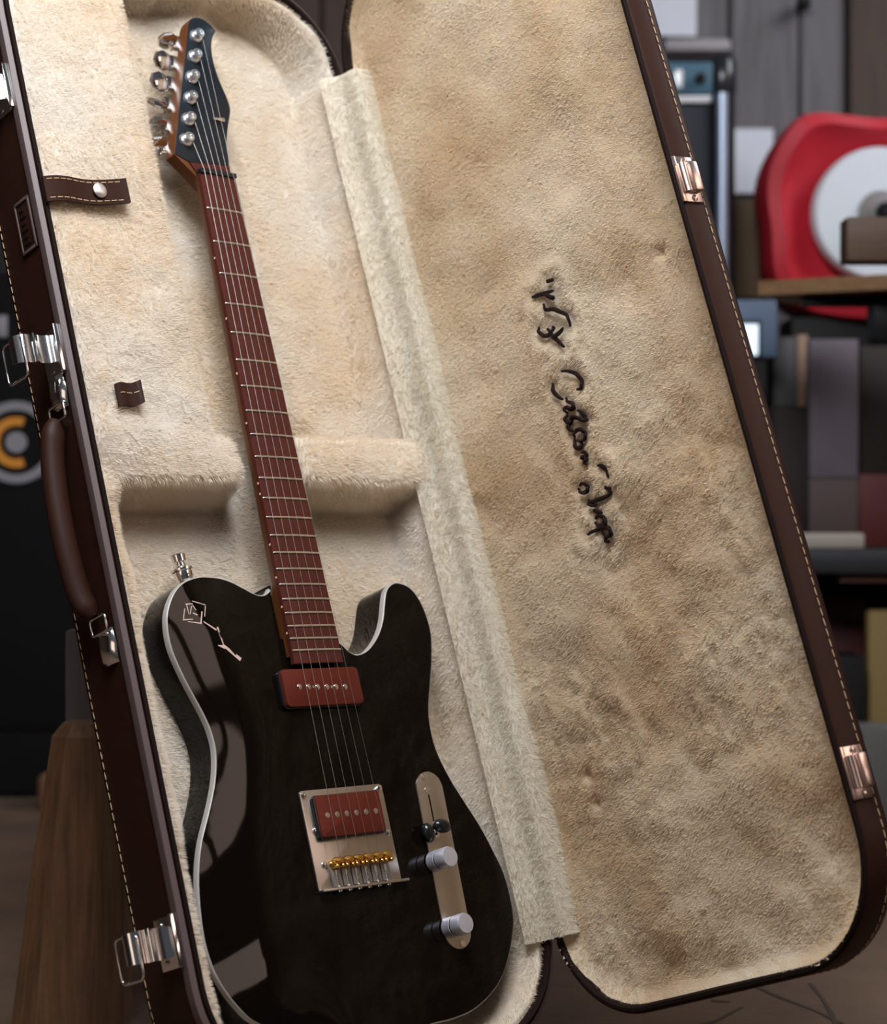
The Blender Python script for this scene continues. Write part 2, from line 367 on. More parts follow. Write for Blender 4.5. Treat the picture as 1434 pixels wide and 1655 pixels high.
wz = wz + vnoise2(GU, GV, 75, 31) * 7 + vnoise2(GU, GV, 26, 33) * 3.0 * sstep(-300, 300, GV)
curl = sstep(.05, .22, vnoise2(GU, GV, 95, 61)) * sstep(-120, 180, GV) + .8 * np.exp(-((GU - 55) / 26) ** 2) * sstep(120, 260, GV)
curl = np.clip(curl, 0, 1)
wz = wz - curl * (1.6 + 1.7 * vnoise2(GU, GV, 8.5, 71, 2) + 1.0 * np.sin(GU * .33 + 5 * vnoise2(GU, GV, 30, 73)) * .6)
for (dx_, dy_) in ((1066, 406), (962, 1296), (948, 1250)):
    u_, v_ = unproj(MLW, dx_, dy_, WL); wz = wz + 7 * np.exp(-((GU - u_) ** 2 + (GV - v_) ** 2) / 40.0)
near = np.full(GU.shape, 99.0)
for p in allp: near = np.minimum(near, np.hypot(GU - p[0], GV - p[1]))
wz = wz + 1.2 * np.exp(-(near / 7) ** 2) - 2.2 * np.exp(-((near - 14) / 6) ** 2)
ins = dl < .5; idx = -np.ones(GU.shape, int); idx[ins] = np.arange(ins.sum())
V = np.c_[GU[ins], GV[ins], wz[ins]]
a, b, c, d = idx[:-1, :-1], idx[:-1, 1:], idx[1:, 1:], idx[1:, :-1]; ok = (a >= 0) & (b >= 0) & (c >= 0) & (d >= 0)
F = np.c_[a[ok], d[ok], c[ok], b[ok]].tolist()
fur_lid = fur_material('beige_plush', (.80, .61, .40), (.94, .82, .65), 6.0, .16)
llin = pyd('lid_lining', V.tolist(), F, fur_lid, case, ML, smooth=180)
tag(llin, 'beige plush lining of the open lid', kind='stuff'); set_pile(llin, .15 + .85 * sstep(1.5, 6, near[ins]))
fur(llin, fur_lid, 36000, 7, .0034, .00034, .03, (0, .25, 0), 8, .0, .00015)
bm = bmesh.new()
wl_at = lambda p: float(np.interp(0, [0], [WL])) 
for s in SP:
    n = len(s); rad = [1.1 + 1.15 * math.sin(math.pi * (i + .5) / n) for i in range(n)]
    add_tube(bm, [(p[0], p[1], WL - 4.0 + .6 * math.sin(i)) for i, p in enumerate(s)], rad, 6, flat=.8)
tag(bmo('embroidered_lettering', bm, dark_thread, case, ML, 60), 'dark brown script lettering sewn down the lid')

# ---- plush flap over the hinge
rows = []
prof = [(-28, -9), (-23, -4), (-17, 0), (-12, 4), (-9.5, 9), (-8.5, 15), (-7, 20), (-2, 23.5), (6, 25), (18, 24)]
P2 = catmull(prof, 4, False); ys = np.arange(-452, 440, 4.0)
VV = []; FF = []
for yy in ys:
    for (px_, pz_) in P2:
        wv = .9 * math.sin(yy * .021 + px_ * .1) + .4 * math.sin(yy * .07)
        VV.append((203 + px_ - wv * .3, yy, pz_ + wv * .5))
m_ = len(P2)
for i in range(len(ys) - 1):
    for j in range(m_ - 1): FF.append((i * m_ + j, i * m_ + j + 1, (i + 1) * m_ + j + 1, (i + 1) * m_ + j))
fur_flap = fur_material('pale_plush', (.80, .73, .60), (.90, .84, .73), 10.0, .2)
flap = pyd('hinge_flap', VV, FF, fur_flap, case, smooth=180); tag(flap, 'pale plush strip covering the hinge', kind='stuff'); set_pile(flap, np.ones(len(VV)))
fur(flap, fur_flap, 4200, 8, .0052, .00034, .08, (0, -.35, 0), 5, .02, .0004)

# ---- hardware on the left side: local x = outward, y along the case, z up to the rim
MS = Matrix(((-1, 0, 0, X0 * S), (0, -1, 0, 0), (0, 0, 1, 0), (0, 0, 0, 1)))
def ms(y): return Matrix.Translation((X0 * S, y * S, 0)) @ Matrix.Rotation(math.pi, 4, 'Z')
def latch(y):
    M = ms(y)
    bm = bmesh.new(); add_box(bm, (0, -21, -36), (1.6, 21, -4), .7); add_box(bm, (0, -21.5, -7.5), (7.5, 21.5, -4.8), .8)
    pl = bmo('latch', bm, chrome, case, M, 40)
    cp = catmull([(1, -11), (7, -9.5), (12, -12), (20, -13), (26, -9), (28.5, -13), (34, -13), (40, -17), (42.5, -22)], 4, False)
    bm = bmesh.new(); th = 1.3; rows_ = []
    for i, (o_, z_) in enumerate(cp):
        hw = 11.5 + 1.5 * math.sin(i / len(cp) * 3.0)
        rows_.append([bm.verts.new((o_, -hw, z_)), bm.verts.new((o_, hw, z_)), bm.verts.new((o_, hw, z_ - th)), bm.verts.new((o_, -hw, z_ - th))])
    for A, B in zip(rows_, rows_[1:]):
        for k in range(4): bm.faces.new((A[k], A[(k + 1) % 4], B[(k + 1) % 4], B[k]))
    bm.faces.new(rows_[0]); bm.faces.new(rows_[-1][::-1])
    bmo('lever', bm, chrome, pl, None, 40)
    bm = bmesh.new(); add_box(bm, (1.5, -13.5, -10.5), (7, 13.5, -6.8), .8); bmo('hinge_bar', bm, chrome, pl, None, 40)
    lp = rrect(-40, -13, -11, 25, 5, 4)
    bm = bmesh.new(); add_tube(bm, [(36 - (a_ + 13) * .08, b_, a_) for a_, b_ in lp], 1.15, 8, True); bmo('wire_loop', bm, chrome, pl, None, 60)
    for yy in (-15, 15):
        lathe('rivet', [(2.6, 1.4), (2.4, 2.4), (1.2, 3.0)], chrome, pl, at=Matrix.Translation((0, yy, -27)) @ Matrix.Rotation(math.pi / 2, 4, 'Y'), n=12)
for y in (112, 362, -395): latch(y)
# handle
hp = catmull([(9, 52, -25), (13, 40, -27), (17, 18, -29), (20, -20, -30), (20, -60, -30), (17, -96, -30), (13, -114, -28), (9, -122, -26)], 5, False)
M0 = Matrix.Translation((X0 * S, 0, 0)) @ Matrix.Scale(-1, 4, (1, 0, 0))
def flipx(pts): return [(-p[0], p[1], p[2]) for p in pts]
MT = Matrix.Translation((X0 * S, 0, 0))
n_ = len(hp); hr = [5.5 + 5.5 * min(1, math.sin(math.pi * i / (n_ - 1)) * 2.2) for i in range(n_)]
handle = tag(tube('handle', flipx(hp), hr, leather, case, MT, 14, flat=.8), 'padded brown leather carrying handle')
for y, sgn in ((62, 1), (-134, -1)):
    bm = bmesh.new()
    sec = [(-1, -22 * .55), (-5, -9), (-7.5, 0), (-5, 9), (-1, 22 * .55)]
    A = []
    for t in (0, .12, .5, .88, 1):
        yy = y + sgn * 30 * t; k = 1 - .35 * abs(t - .5) * 2 * .6
        A.append([bm.verts.new((o_ * (1 if .05 < t < .95 else .35), yy, -24 + z_ * k)) for o_, z_ in sec])
    for P_, R_ in zip(A, A[1:]):
        for j in range(4): bm.faces.new((P_[j], P_[j + 1], R_[j + 1], R_[j]))
    bmo('handle_bracket', bm, chrome, handle, None, 60)
    lp = rrect(-13, 13, -11, 11, 4, 4)
    bm = bmesh.new(); add_tube(bm, [(-8 + abs(b_) * .1, y - sgn * 4 - sgn * (a_ * .55), -24 + b_) for a_, b_ in lp], 1.3, 8, True); bmo('handle_ring', bm, chrome, handle, None, 60)
# maker's badge: embossed leather tag with raised frame, marks too worn to read
bm = bmesh.new(); add_box(bm, (-1.2, 210, -36), (0, 259, -13), .5); badge = tag(bmo('badge', bm, leather, case, MT, 40), 'small embossed leather badge')
bm = bmesh.new()
for lo, hi in (((-2.2, 210, -36), (-1, 213, -13)), ((-2.2, 256, -36), (-1, 259, -13)), ((-2.2, 210, -15.5), (-1, 259, -13)), ((-2.2, 210, -36), (-1, 259, -34))): add_box(bm, lo, hi, .4)
bmo('badge_frame', bm, valance, badge, None, 40)
for k in range(6):
    box('badge_mark', (-1.9, 217 + k * 6.2, -31), (-1.0, 219.4 + k * 6.2, -21 - (k % 2) * 3), dark_piping, badge, bev=.3)

# strap with snap, and pull tab, on the accessory lid
def strap(name, x0, x1, yc, w, z0, tiltdeg, label, snap=None, sag=1.5):
    bm = bmesh.new(); n = 14; rows_ = []
    for i in range(n + 1):
        t = i / n; xx = x0 + (x1 - x0) * t; zz = z0 + sag * math.sin(t * 9) + (3 if t > .9 else 0) * (t - .9) * 10
        yy = yc + math.tan(math.radians(tiltdeg)) * (xx - x0) + .8 * math.sin(t * 7)
        rows_.append([bm.verts.new((xx, yy - w / 2, zz)), bm.verts.new((xx, yy + w / 2, zz)), bm.verts.new((xx, yy + w / 2, zz - 2.6)), bm.verts.new((xx, yy - w / 2, zz - 2.6))])
    for A, B in zip(rows_, rows_[1:]):
        for k in range(4): bm.faces.new((A[k], A[(k + 1) % 4], B[(k + 1) % 4], B[k]))
    bm.faces.new(rows_[0]); bm.faces.new(rows_[-1][::-1])
    o = tag(bmo(name, bm, leather, case, None, 40), label)
    bm = bmesh.new(); s = x0 + 3
    lines = (-w / 2 + 3, w / 2 - 3) if snap else (1,)
    while s < x1 - 7:
        for ly in lines:
            P_ = []
            for q in (s, s + 2.6, s + 5.2):
                t = (q - x0) / (x1 - x0); P_.append((q, yc + math.tan(math.radians(tiltdeg)) * (q - x0) + .8 * math.sin(t * 7) + ly, z0 + sag * math.sin(t * 9) + (3 if t > .9 else 0) * (t - .9) * 10 + .25))
            add_tube(bm, P_, .5, 5)
        s += 7.2
    tag(bmo('strap_stitching', bm, thread, o, None, 60), kind='stuff')
    if snap:
        lathe('snap_button', [(7, 0), (7, 1.2), (5.6, 2.8), (3, 3.6), (.6, 3.8)], mat('snap_metal', (.88, .84, .82), .45, 1.0), o, at=Matrix.Translation((snap[0], snap[1], z0 + .8)), n=20)
strap('strap', -200, -113, 256, 24, 6.5, 5, 'stitched leather strap with a silver snap', (-143, 261))
strap('pull_tab', -168, -143, 65, 21, 7, 8, 'short stitched leather pull tab', None, .6)

# latch keepers on the lid's outer edge
MW = ML @ Matrix.Translation((406 * S, 0, 0))
for y in (-117, 394, -362):
    bm = bmesh.new(); add_box(bm, (0, -21, 2), (1.6, 21, 21), .6); add_box(bm, (0, -21, -1.2), (1.8, 21, 2.6), .6)
    k = bmo('latch_keeper', bm, keeper_m, case, MW @ Matrix.Translation((0, y * S, 0)), 40)
    bm = bmesh.new(); add_box(bm, (1, -14, 9), (9, 13, 19), 1.6); bmo('keeper_hook', bm, keeper_m, k, None, 40)
    tube('keeper_roll', [(4, -13, 5), (4, 13, 5)], 3.6, keeper_m, k, None, 12)
    for yy in (-17.5, 17.5): lathe('keeper_screw', [(3.2, 1.4), (3.0, 2.4), (1.2, 3.2)], keeper_m, k, at=Matrix.Translation((0, yy, 12)) @ Matrix.Rotation(math.pi / 2, 4, 'Y'), n=12)

# ================================================================== GUITAR
gtr = empty('electric_guitar', MG, 'glossy black electric guitar with red pickups lying in the case', 'guitar')
ZB = -10.0
def G(px, py, z): return unproj(MG, px, py, z)
outline_px = [(436, 946), (436, 951), (432, 958), (423, 962), (410, 958), (394, 948.8), (374, 938), (356, 932.5), (338, 930.7), (319.7, 932.5), (301.6, 938), (289, 947), (279.8, 959.7), (272.6, 977.9), (269.3, 996), (269.9, 1014), (272.6, 1032), (278, 1052), (287, 1074), (299.8, 1101), (314.3, 1128), (328, 1153.7), (340, 1181), (347.5, 1212), (348, 1247), (343.4, 1282), (334.7, 1320.6), (326, 1355), (321.5, 1387), (320, 1421.7), (321.5, 1456.6), (326, 1498), (333, 1533), (345, 1568), (362.6, 1599.5), (383.5, 1627), (411, 1652)]
right_px = [(697.8, 1656), (733, 1647), (765, 1633), (791.5, 1610), (812, 1580), (825, 1537), (831, 1493), (826.6, 1454.8), (815, 1411), (797, 1372.8), (776.8, 1334.7), (750.5, 1293.7), (727, 1255.7), (706, 1212), (696, 1173), (693.7, 1142), (696, 1105.5), (698.6, 1068.6), (697.7, 1025.7), (690, 995), (677.7, 967.4), (662.4, 949), (644, 941.3), (631.7, 944.4), (624, 955), (621, 973.5), (618.8, 998), (613.3, 1019.6), (604, 1038), (591.8, 1051.8), (576.5, 1057.3), (564, 1051.8), (555, 1043)]
OL = [G(*p, ZB - (5.0 if k > 8 else 3.0 * k / 9)) for k, p in enumerate(outline_px)]; OR = [G(*p, ZB) for p in right_px]
a0, b0 = OL[-1], OR[0]
mid = [(a0[0] + (b0[0] - a0[0]) * t, a0[1] + (b0[1] - a0[1]) * t - 17 * math.sin(math.pi * t) ** .8 * .9) for t in (.14, .3, .5, .7, .86)]
nk = [(30, -452), (-30, -452)]
outl = catmull(OL + mid + OR, 4, False) + nk
def inset(pts, d):
    n = len(pts); a = sum(pts[i][0] * pts[(i + 1) % n][1] - pts[(i + 1) % n][0] * pts[i][1] for i in range(n)); sg = 1 if a > 0 else -1; out = []
    for i, p in enumerate(pts):
        t = (Vector(pts[(i + 1) % n]) - Vector(pts[i - 1])); t = t.normalized() if t.length > 1e-6 else Vector((1, 0)); out.append((p[0] - t.y * d * sg, p[1] + t.x * d * sg))
    return out
from mathutils.geometry import delaunay_2d_cdt
OA = np.array(outl); OB = np.roll(OA, -1, 0)
def edge_dist(P):
    P = np.atleast_2d(P)[:, None, :]; AB = OB - OA; t = np.clip(((P - OA) * AB).sum(-1) / np.maximum((AB * AB).sum(-1), 1e-9), 0, 1)
    return np.linalg.norm(P - (OA + t[..., None] * AB), axis=-1).min(1)
ROLL = 5.0
def drop(P):
    P = np.atleast_2d(np.array(P, float)); d = edge_dist(P)
    return ROLL * np.clip(1 - d / 85.0, 0, 1) ** 2 * sstep(-25, -85, P[:, 0]) * sstep(-300, -420, P[:, 1])
i1 = inset(outl, 1.0); gxx, gyy = np.meshgrid(np.arange(-175, 185, 7.0), np.arange(-815, -390, 7.0))
gp_ = np.c_[gxx.ravel(), gyy.ravel()]
def inside_poly(P, poly):
    c = np.zeros(len(P), bool); A = np.array(poly); B = np.roll(A, -1, 0)
    for (x1, y1_), (x2, y2_) in zip(A, B):
        k = ((y1_ > P[:, 1]) != (y2_ > P[:, 1])); xx = (x2 - x1) * (P[:, 1] - y1_) / ((y2_ - y1_) if y2_ != y1_ else 1e-9) + x1
        c ^= k & (P[:, 0] < xx)
    return c
gp_ = gp_[inside_poly(gp_, i1)]; gp_ = gp_[edge_dist(gp_) > 4.5]
allv = [Vector(p) for p in i1] + [Vector(p) for p in gp_]; nn1 = len(i1)
res = delaunay_2d_cdt(allv, [(k, (k + 1) % nn1) for k in range(nn1)], [], 1, 1e-4)
bm = bmesh.new(); n = len(outl); rings = []; de = drop(outl)
for off, z, follow in ((2.5, -54, 0), (.6, -52.5, 0), (0, -50, 0), (0, ZB - 6.5, 1), (.5, ZB - 6.4, 1), (.5, ZB - 1.0, 1), (.75, ZB - .3, 1)):
    rings.append([bm.verts.new((*p, z - follow * de[k])) for k, p in enumerate(inset(outl, off))])
for A, B in zip(rings, rings[1:]):
    for k in range(n): bm.faces.new((A[k], A[(k + 1) % n], B[(k + 1) % n], B[k]))
bm.faces.new(rings[0])
tv = np.array([tuple(v) for v in res[0]]); td = drop(tv); tvs = [bm.verts.new((p[0], p[1], ZB - d_)) for p, d_ in zip(tv, td)]
for f in res[2]:
    try: bm.faces.new([tvs[k] for k in f])
    except ValueError: pass
body = tag(bmo('body', bm, black_gloss, gtr, None, 35), 'glossy black body')
bm = bmesh.new(); rings = []; ol2 = outl[:-2]
for off, z in ((.7, ZB - 6.4), (-.15, ZB - 6.3), (-.15, ZB - 1.2), (.35, ZB - .35), (1.15, ZB + .02)):
    rings.append([bm.verts.new((*p, z - de[k + 1])) for k, p in enumerate(inset(ol2, off)[1:-1])])
for A, B in zip(rings, rings[1:]):
    for k in range(len(A) - 1): bm.faces.new((A[k], A[k + 1], B[k + 1], B[k]))
bmo('binding', bm, bind, body, None, 35)
# pearl inlay: a rose of straight bars and its stem
def CI(p): return G(220 + p[0] / 5.515, 860 + p[1] / 5.515, ZB)
segs = [((518, 604), (634, 642), 10, 8), ((632, 650), (622, 748), 10, 9), ((600, 702), (590, 805), 14, 16), ((478, 788), (596, 808), 8, 14), ((436, 772), (522, 768), 12, 8), ((442, 762), (454, 668), 10, 8), ((462, 632), (522, 628), 12, 8), ((472, 640), (488, 722), 12, 6), ((498, 724), (512, 650), 8, 10), ((520, 642), (550, 688), 12, 8), ((522, 712), (562, 732), 10, 12),
        ((612, 792), (722, 870), 12, 18), ((730, 842), (785, 1005), 20, 12), ((738, 1006), (800, 1024), 10, 40), ((785, 1008), (938, 1135), 26, 44)]
for (p, q, w0, w1) in segs:
    A, B = Vector(CI(p)), Vector(CI(q)); t = (B - A).normalized(); nn = Vector((-t.y, t.x)); k = .36 / (5.515 * 1.55)
    cs = [tuple(A + nn * w0 * k), tuple(A - nn * w0 * k), tuple(B - nn * w1 * k), tuple(B + nn * w1 * k)]; dz = drop(cs)
    pyd('inlay_bar', [(*c, ZB - d_ + .12) for c, d_ in zip(cs, dz)] + [(*c, ZB - d_ - .6) for c, d_ in zip(cs, dz)], [(0, 1, 2, 3), (4, 7, 6, 5), (0, 4, 5, 1), (1, 5, 6, 2), (2, 6, 7, 3), (3, 7, 4, 0)], pearl, body)
# strap button
sb = G(299, 935, -28)
lathe('strap_button', [(4.5, -3), (6, 0), (8, 6), (8.6, 10), (8.4, 12), (9.6, 12.6), (9.6, 14.6), (6, 15.4), (4.2, 17), (4.2, 20), (6.2, 21), (6.6, 27), (5.2, 28)], chrome, gtr, n=24,
      at=Matrix.Translation((sb[0], sb[1] - 6, -28)) @ Matrix.Rotation(math.radians(7), 4, 'Z') @ Matrix.Rotation(math.radians(-90), 4, 'X'))

# ---- neck
SC = 648.0
def fy(k): return -SC * (1 - 2 ** (-k / 12))
def nw(y): return 42 + 14.5 * (-y) / 466.2
YE = -478.0
V = []; F = []; ysn = [4, -5, -60, -160, -260, -340, -400, -440, -470]; prof_n = 12
for y in ysn:
    hw = nw(min(y, 0)) / 2 - .2
    dep = 15.5 + 2 * min(1, -y / 400) if y > -400 else 17.5
    flat = 0 if y > -400 else min(1, (-y - 400) / 40)
    for k in range(prof_n + 1):
        a = math.pi * k / prof_n; px_ = -hw * math.cos(a); r = math.sin(a) ** .8
        if flat: r = r * (1 - flat) + flat * (1 if 0 < k < prof_n else 0); 
        V.append((px_, y, -5.4 - dep * r * (1.3 if flat else 1)))
m_ = prof_n + 1
for i in range(len(ysn) - 1):
    for k in range(prof_n): F.append((i * m_ + k, i * m_ + k + 1, (i + 1) * m_ + k + 1, (i + 1) * m_ + k))
    F.append((i * m_, (i + 1) * m_, (i + 1) * m_ + prof_n, i * m_ + prof_n))
F.append(tuple(range(m_))); F.append(tuple(range((len(ysn) - 1) * m_, len(ysn) * m_))[::-1])
neck = tag(pyd('neck', V, F, maple, gtr, smooth=45), 'amber roasted maple neck')
V = []; F = []; nn_ = 8; ysf = [0.0, -120, -240, -360, YE]
for y in ysf:
    hw = nw(y) / 2
    V.append((-hw, y, -5.5))
    for k in range(nn_ + 1):
        t = -1 + 2 * k / nn_; V.append((hw * t, y, -1.1 * t * t))
    V.append((hw, y, -5.5))
m_ = nn_ + 3
for i in range(len(ysf) - 1):
    for k in range(m_): F.append((i * m_ + k, i * m_ + (k + 1) % m_, (i + 1) * m_ + (k + 1) % m_, (i + 1) * m_ + k))
F.append(tuple(range(m_))[::-1]); F.append(tuple(range((len(ysf) - 1) * m_, len(ysf) * m_)))
fb = tag(pyd('fretboard', V, F, rosewood, gtr, smooth=30), 'reddish brown rosewood fretboard')
fret_m = mat('fret_wire', (.80, .75, .70), .3, 1.0)
for k in range(1, 23):
    hw = nw(fy(k)) / 2 - .1; y = fy(k)
    tube('fret', [(hw * t, y, -1.1 * t * t + .35) for t in (-1, -.97, -.5, 0, .5, .97, 1)], [.5, .95, .95, .95, .95, .95, .5], fret_m, fb, None, 6, flat=.9)
for k in (3, 5, 7, 9, 12, 12, 15, 17, 19, 21):
    y = (fy(k) + fy(k - 1)) / 2; hw = nw(y) / 2
    if k == 12: y += 5 if not any(o.name.startswith('side_dot') and abs(o.location.y - (y + 5) * S) < 1e-4 for o in fb.children) else -5
    o = lathe('side_dot', [(1.1, -.2), (1.1, .25)], mat('dot_cream', (.8, .6, .45), .4), fb, n=10, at=Matrix.Rotation(-math.pi / 2, 4, 'Y'))
    o.location = (-hw * S, y * S, -3.2 * S)
nut = bmesh.new(); add_box(nut, (-21.4, -.2, -6), (21.6, 4.6, 1.6), .7)
tag(bmo('nut', nut, black_plastic, gtr, None, 40), 'black nut')

# ---- headstock
ZH = -7.0
HF = [(283.3, 248.3), (288.4, 189), (295, 130), (301, 79), (304.4, 40.3), (309.5, 30.5), (319.6, 28.5), (331.5, 33.5), (341.6, 42), (348.6, 50.6), (343.4, 61), (341.6, 77.5), (345, 101), (353.5, 128), (365.3, 155), (372, 177), (368.7, 202.7), (366, 231.4), (368.7, 253)]
hf = [G(*p, ZH) for p in HF]
top = [hf[0]] + catmull(hf[1:5], 3, False)[:-1] + catmull(hf[4:10], 4, False) + catmull(hf[9:15], 4, False)[1:] + catmull(hf[14:19], 4, False)[1:]
face = top + [G(370, 268.6, ZH), G(306, 262, ZH)]
blk = top + [(21.2, 6), (20.6, 0), (13, -8), (-13, -8), (-20.6, 0)]
hs = tag(prism('headstock', inset(blk, -.4), ZH - 14, ZH - .7, maple, gtr, bev=.8), 'headstock with amber sides')
tag(prism('headstock_face', face, ZH - .72, ZH + .25, ebony, hs, bev=.3), 'black stained face of the headstock')
fe0 = G(370, 268.6, ZH); fe1 = G(306, 262, ZH)
prism('nut_ramp', [(-21, 4), (21, 4), (fe0[0], fe0[1] - .4), (fe1[0], fe1[1] - .4)], ZH - 2, ZH + .9, rosewood, hs, bev=.6)
tun = [(318.8, 56.4), (315.4, 89.3), (311.7, 123), (308.7, 156.7), (305.8, 191), (302.4, 224.3)]
btn_px = [(270, 40), (263, 76), (258, 112), (254.5, 144), (255, 181), (254.5, 210)]
tpos = [G(*p, ZH + 3) for p in tun]
rots = [70, 15, 8, -38, 80, 62]
for i, (tx, ty) in enumerate(tpos):
    t = lathe('tuner', [(6.9, 0), (6.9, 1.2), (6.2, 2.2), (4.6, 2.6), (4.5, 6.2), (5.1, 7.2), (4.4, 8.6), (2.2, 8.8), (1.6, 7.6)], tuner_m, gtr, n=22, at=Matrix.Translation((tx, ty, ZH + .25)))
    bx, by = G(*btn_px[i], -24.0)
    sx = tx - 16; bx -= 4
    bm = bmesh.new(); add_box(bm, (sx - 2, ty - 7, ZH - 22), (tx + 7, ty + 7, ZH - 14), 1.5); bmo('gear_housing', bm, chrome, t, None, 40)
    tube('shaft', [(sx, ty, -24), (sx - 6, ty, -24), ((sx + bx) / 2 - 3, ty, -24), (bx + 7, ty, -24)], [3.2, 2.6, 2.0, 2.6], chrome, t, None, 10)
    bm = bmesh.new(); add_lathe(bm, [(7.0, -3.0), (9.6, -2.0), (10.4, 0), (9.6, 2.0), (7.0, 3.0)], 8)
    for v in bm.verts: v.co = Vector((v.co.x * 1.05, v.co.y * 1.0, v.co.z))
    Mb = Matrix.Translation((bx, ty, -24)) @ Matrix.Rotation(math.radians(rots[i]), 4, 'X')
    bmesh.ops.transform(bm, matrix=Mb, verts=bm.verts); bmo('button', bm, chrome, t, None, 30)
    lathe('housing_screw', [(1.6, 0), (1.4, .8)], chrome, t, n=8, at=Matrix.Translation((sx - 2.2, ty - 9, -25)) @ Matrix.Rotation(-math.pi / 2, 4, 'Y'))
# ---- strings
STR = [(-17.2 + 34.4 * k / 5) for k in range(6)]; SAD = [(-28 + 56 * k / 5) for k in range(6)]
ADJ = 2.5
gauge = [.62, .54, .46, .40, .34, .30]
order = [5, 4, 3, 2, 1, 0]                   # low string on the tuner nearest the nut
for k in range(6):
    tx, ty = tpos[order[k]]
    pts = [(tx + 4.0, ty - 1, ZH + 5.2), (STR[k], 4.0, 1.5), (STR[k], 0, 1.7), (SAD[k] + ADJ, -652, 3.2), (SAD[k] + ADJ, -672, -7)]
    tube('string', pts, gauge[k] * .42, steel, gtr, None, 6)
stx, sty = G(350, 195, ZH)
bm = bmesh.new(); add_box(bm, (stx - 7, sty - 2, ZH + 3.2), (stx + 7, sty + 2, ZH + 4.6), .6); add_box(bm, (stx - 1.5, sty - 1.5, ZH), (stx + 1.5, sty + 1.5, ZH + 4), .3)
bmo('string_tree', bm, chrome, gtr, None, 40)

# ---- neck pickup
def quad(pxs, z): return [G(*p, z) for p in pxs]
c4 = quad([(453, 1079), (580, 1079.4), (588.8, 1139.8), (466, 1139.8)], -2.5)
x0 = (c4[0][0] + c4[3][0]) / 2; x1 = (c4[1][0] + c4[2][0]) / 2; y1 = (c4[0][1] + c4[1][1]) / 2; y0 = (c4[2][1] + c4[3][1]) / 2
pu = tag(prism('neck_pickup', rrect(x0, x1, y0, y1, 4.5, 5), ZB, -2.5, redwood, gtr, bev=1.2), 'red wooden neck pickup cover')
prism('pickup_ring', rrect(x0 - 1.3, x1 + .6, y0 - 1.0, y1 + .3, 5, 5), ZB, -6.0, black_plastic, pu, bev=.4)
for k in range(6):
    px_, py_ = G(484.4 + (558 - 484.4) * k / 5, 1110, -2.5)
    lathe('pole_piece', [(2.5, -1), (2.5, .25), (1.9, .7)], chrome, pu, n=14, at=Matrix.Translation((px_, py_, -2.5)))
for k in (1.5, 3.5):
    px_, py_ = G(484.4 + (558 - 484.4) * k / 5, 1110, -2.5); lathe('cover_screw', [(1.5, -1), (1.4, .3)], chrome, pu, n=10, at=Matrix.Translation((px_, py_, -2.5)))

# ---- bridge
q = quad([(483, 1277), (617, 1268), (650, 1425), (516, 1441)], ZB + 1.6)
bx0 = (q[0][0] + q[3][0]) / 2; bx1 = (q[1][0] + q[2][0]) / 2; by1 = (q[0][1] + q[1][1]) / 2; by0 = (q[2][1] + q[3][1]) / 2
bm = bmesh.new(); add_prism(bm, rrect(bx0, bx1, by0, by1, 3, 4), ZB - .1, ZB + 1.6, .4); add_box(bm, (bx0, by0 - 1.0, ZB), (bx1 + 4, by0 + 1.2, ZB + 7.5), .5)
bridge = tag(bmo('bridge', bm, nickel, gtr, None, 35), 'satin nickel bridge plate')
pq = quad([(509, 1286), (612, 1277.5), (626, 1344), (521, 1353)], -2.0)
px0 = (pq[0][0] + pq[3][0]) / 2; px1 = (pq[1][0] + pq[2][0]) / 2; py1 = (pq[0][1] + pq[1][1]) / 2; py0 = (pq[2][1] + pq[3][1]) / 2
bp = tag(prism('bridge_pickup', rrect(px0, px1, py0, py1, 2.5, 4), ZB + 1.5, -2.0, redwood, gtr, bev=.9), 'red wooden bridge pickup cover')
prism('pickup_ring', rrect(px0 - 1.2, px1 + .8, py0 - 1.4, py1 + .6, 3, 4), ZB + 1.0, -3.4, black_plastic, bp, bev=.4)
for k in range(6):
    ux, uy = G(529.8 + (607.6 - 529.8) * k / 5, 1317.5 - 6.9 * k / 5, -2.0)
    lathe('pole_piece', [(2.6, -1), (2.6, .15), (2.2, .3)], nickel, bp, n=14, at=Matrix.Translation((ux, uy, -2.0)))
for (sx_, sy_) in ((bx0 + 4, by1 - 4), (bx1 - 4, by1 - 4), (bx0 + 8.5, (by0 + by1) / 2 + 8), (bx1 - 5, py0 - 1), (bx0 + 11, by0 + 22)):
    lathe('bridge_screw', [(2.9, 0), (2.7, 1.2), (1.2, 2.1)], chrome, bridge, n=14, at=Matrix.Translation((sx_, sy_, ZB + 1.6)))
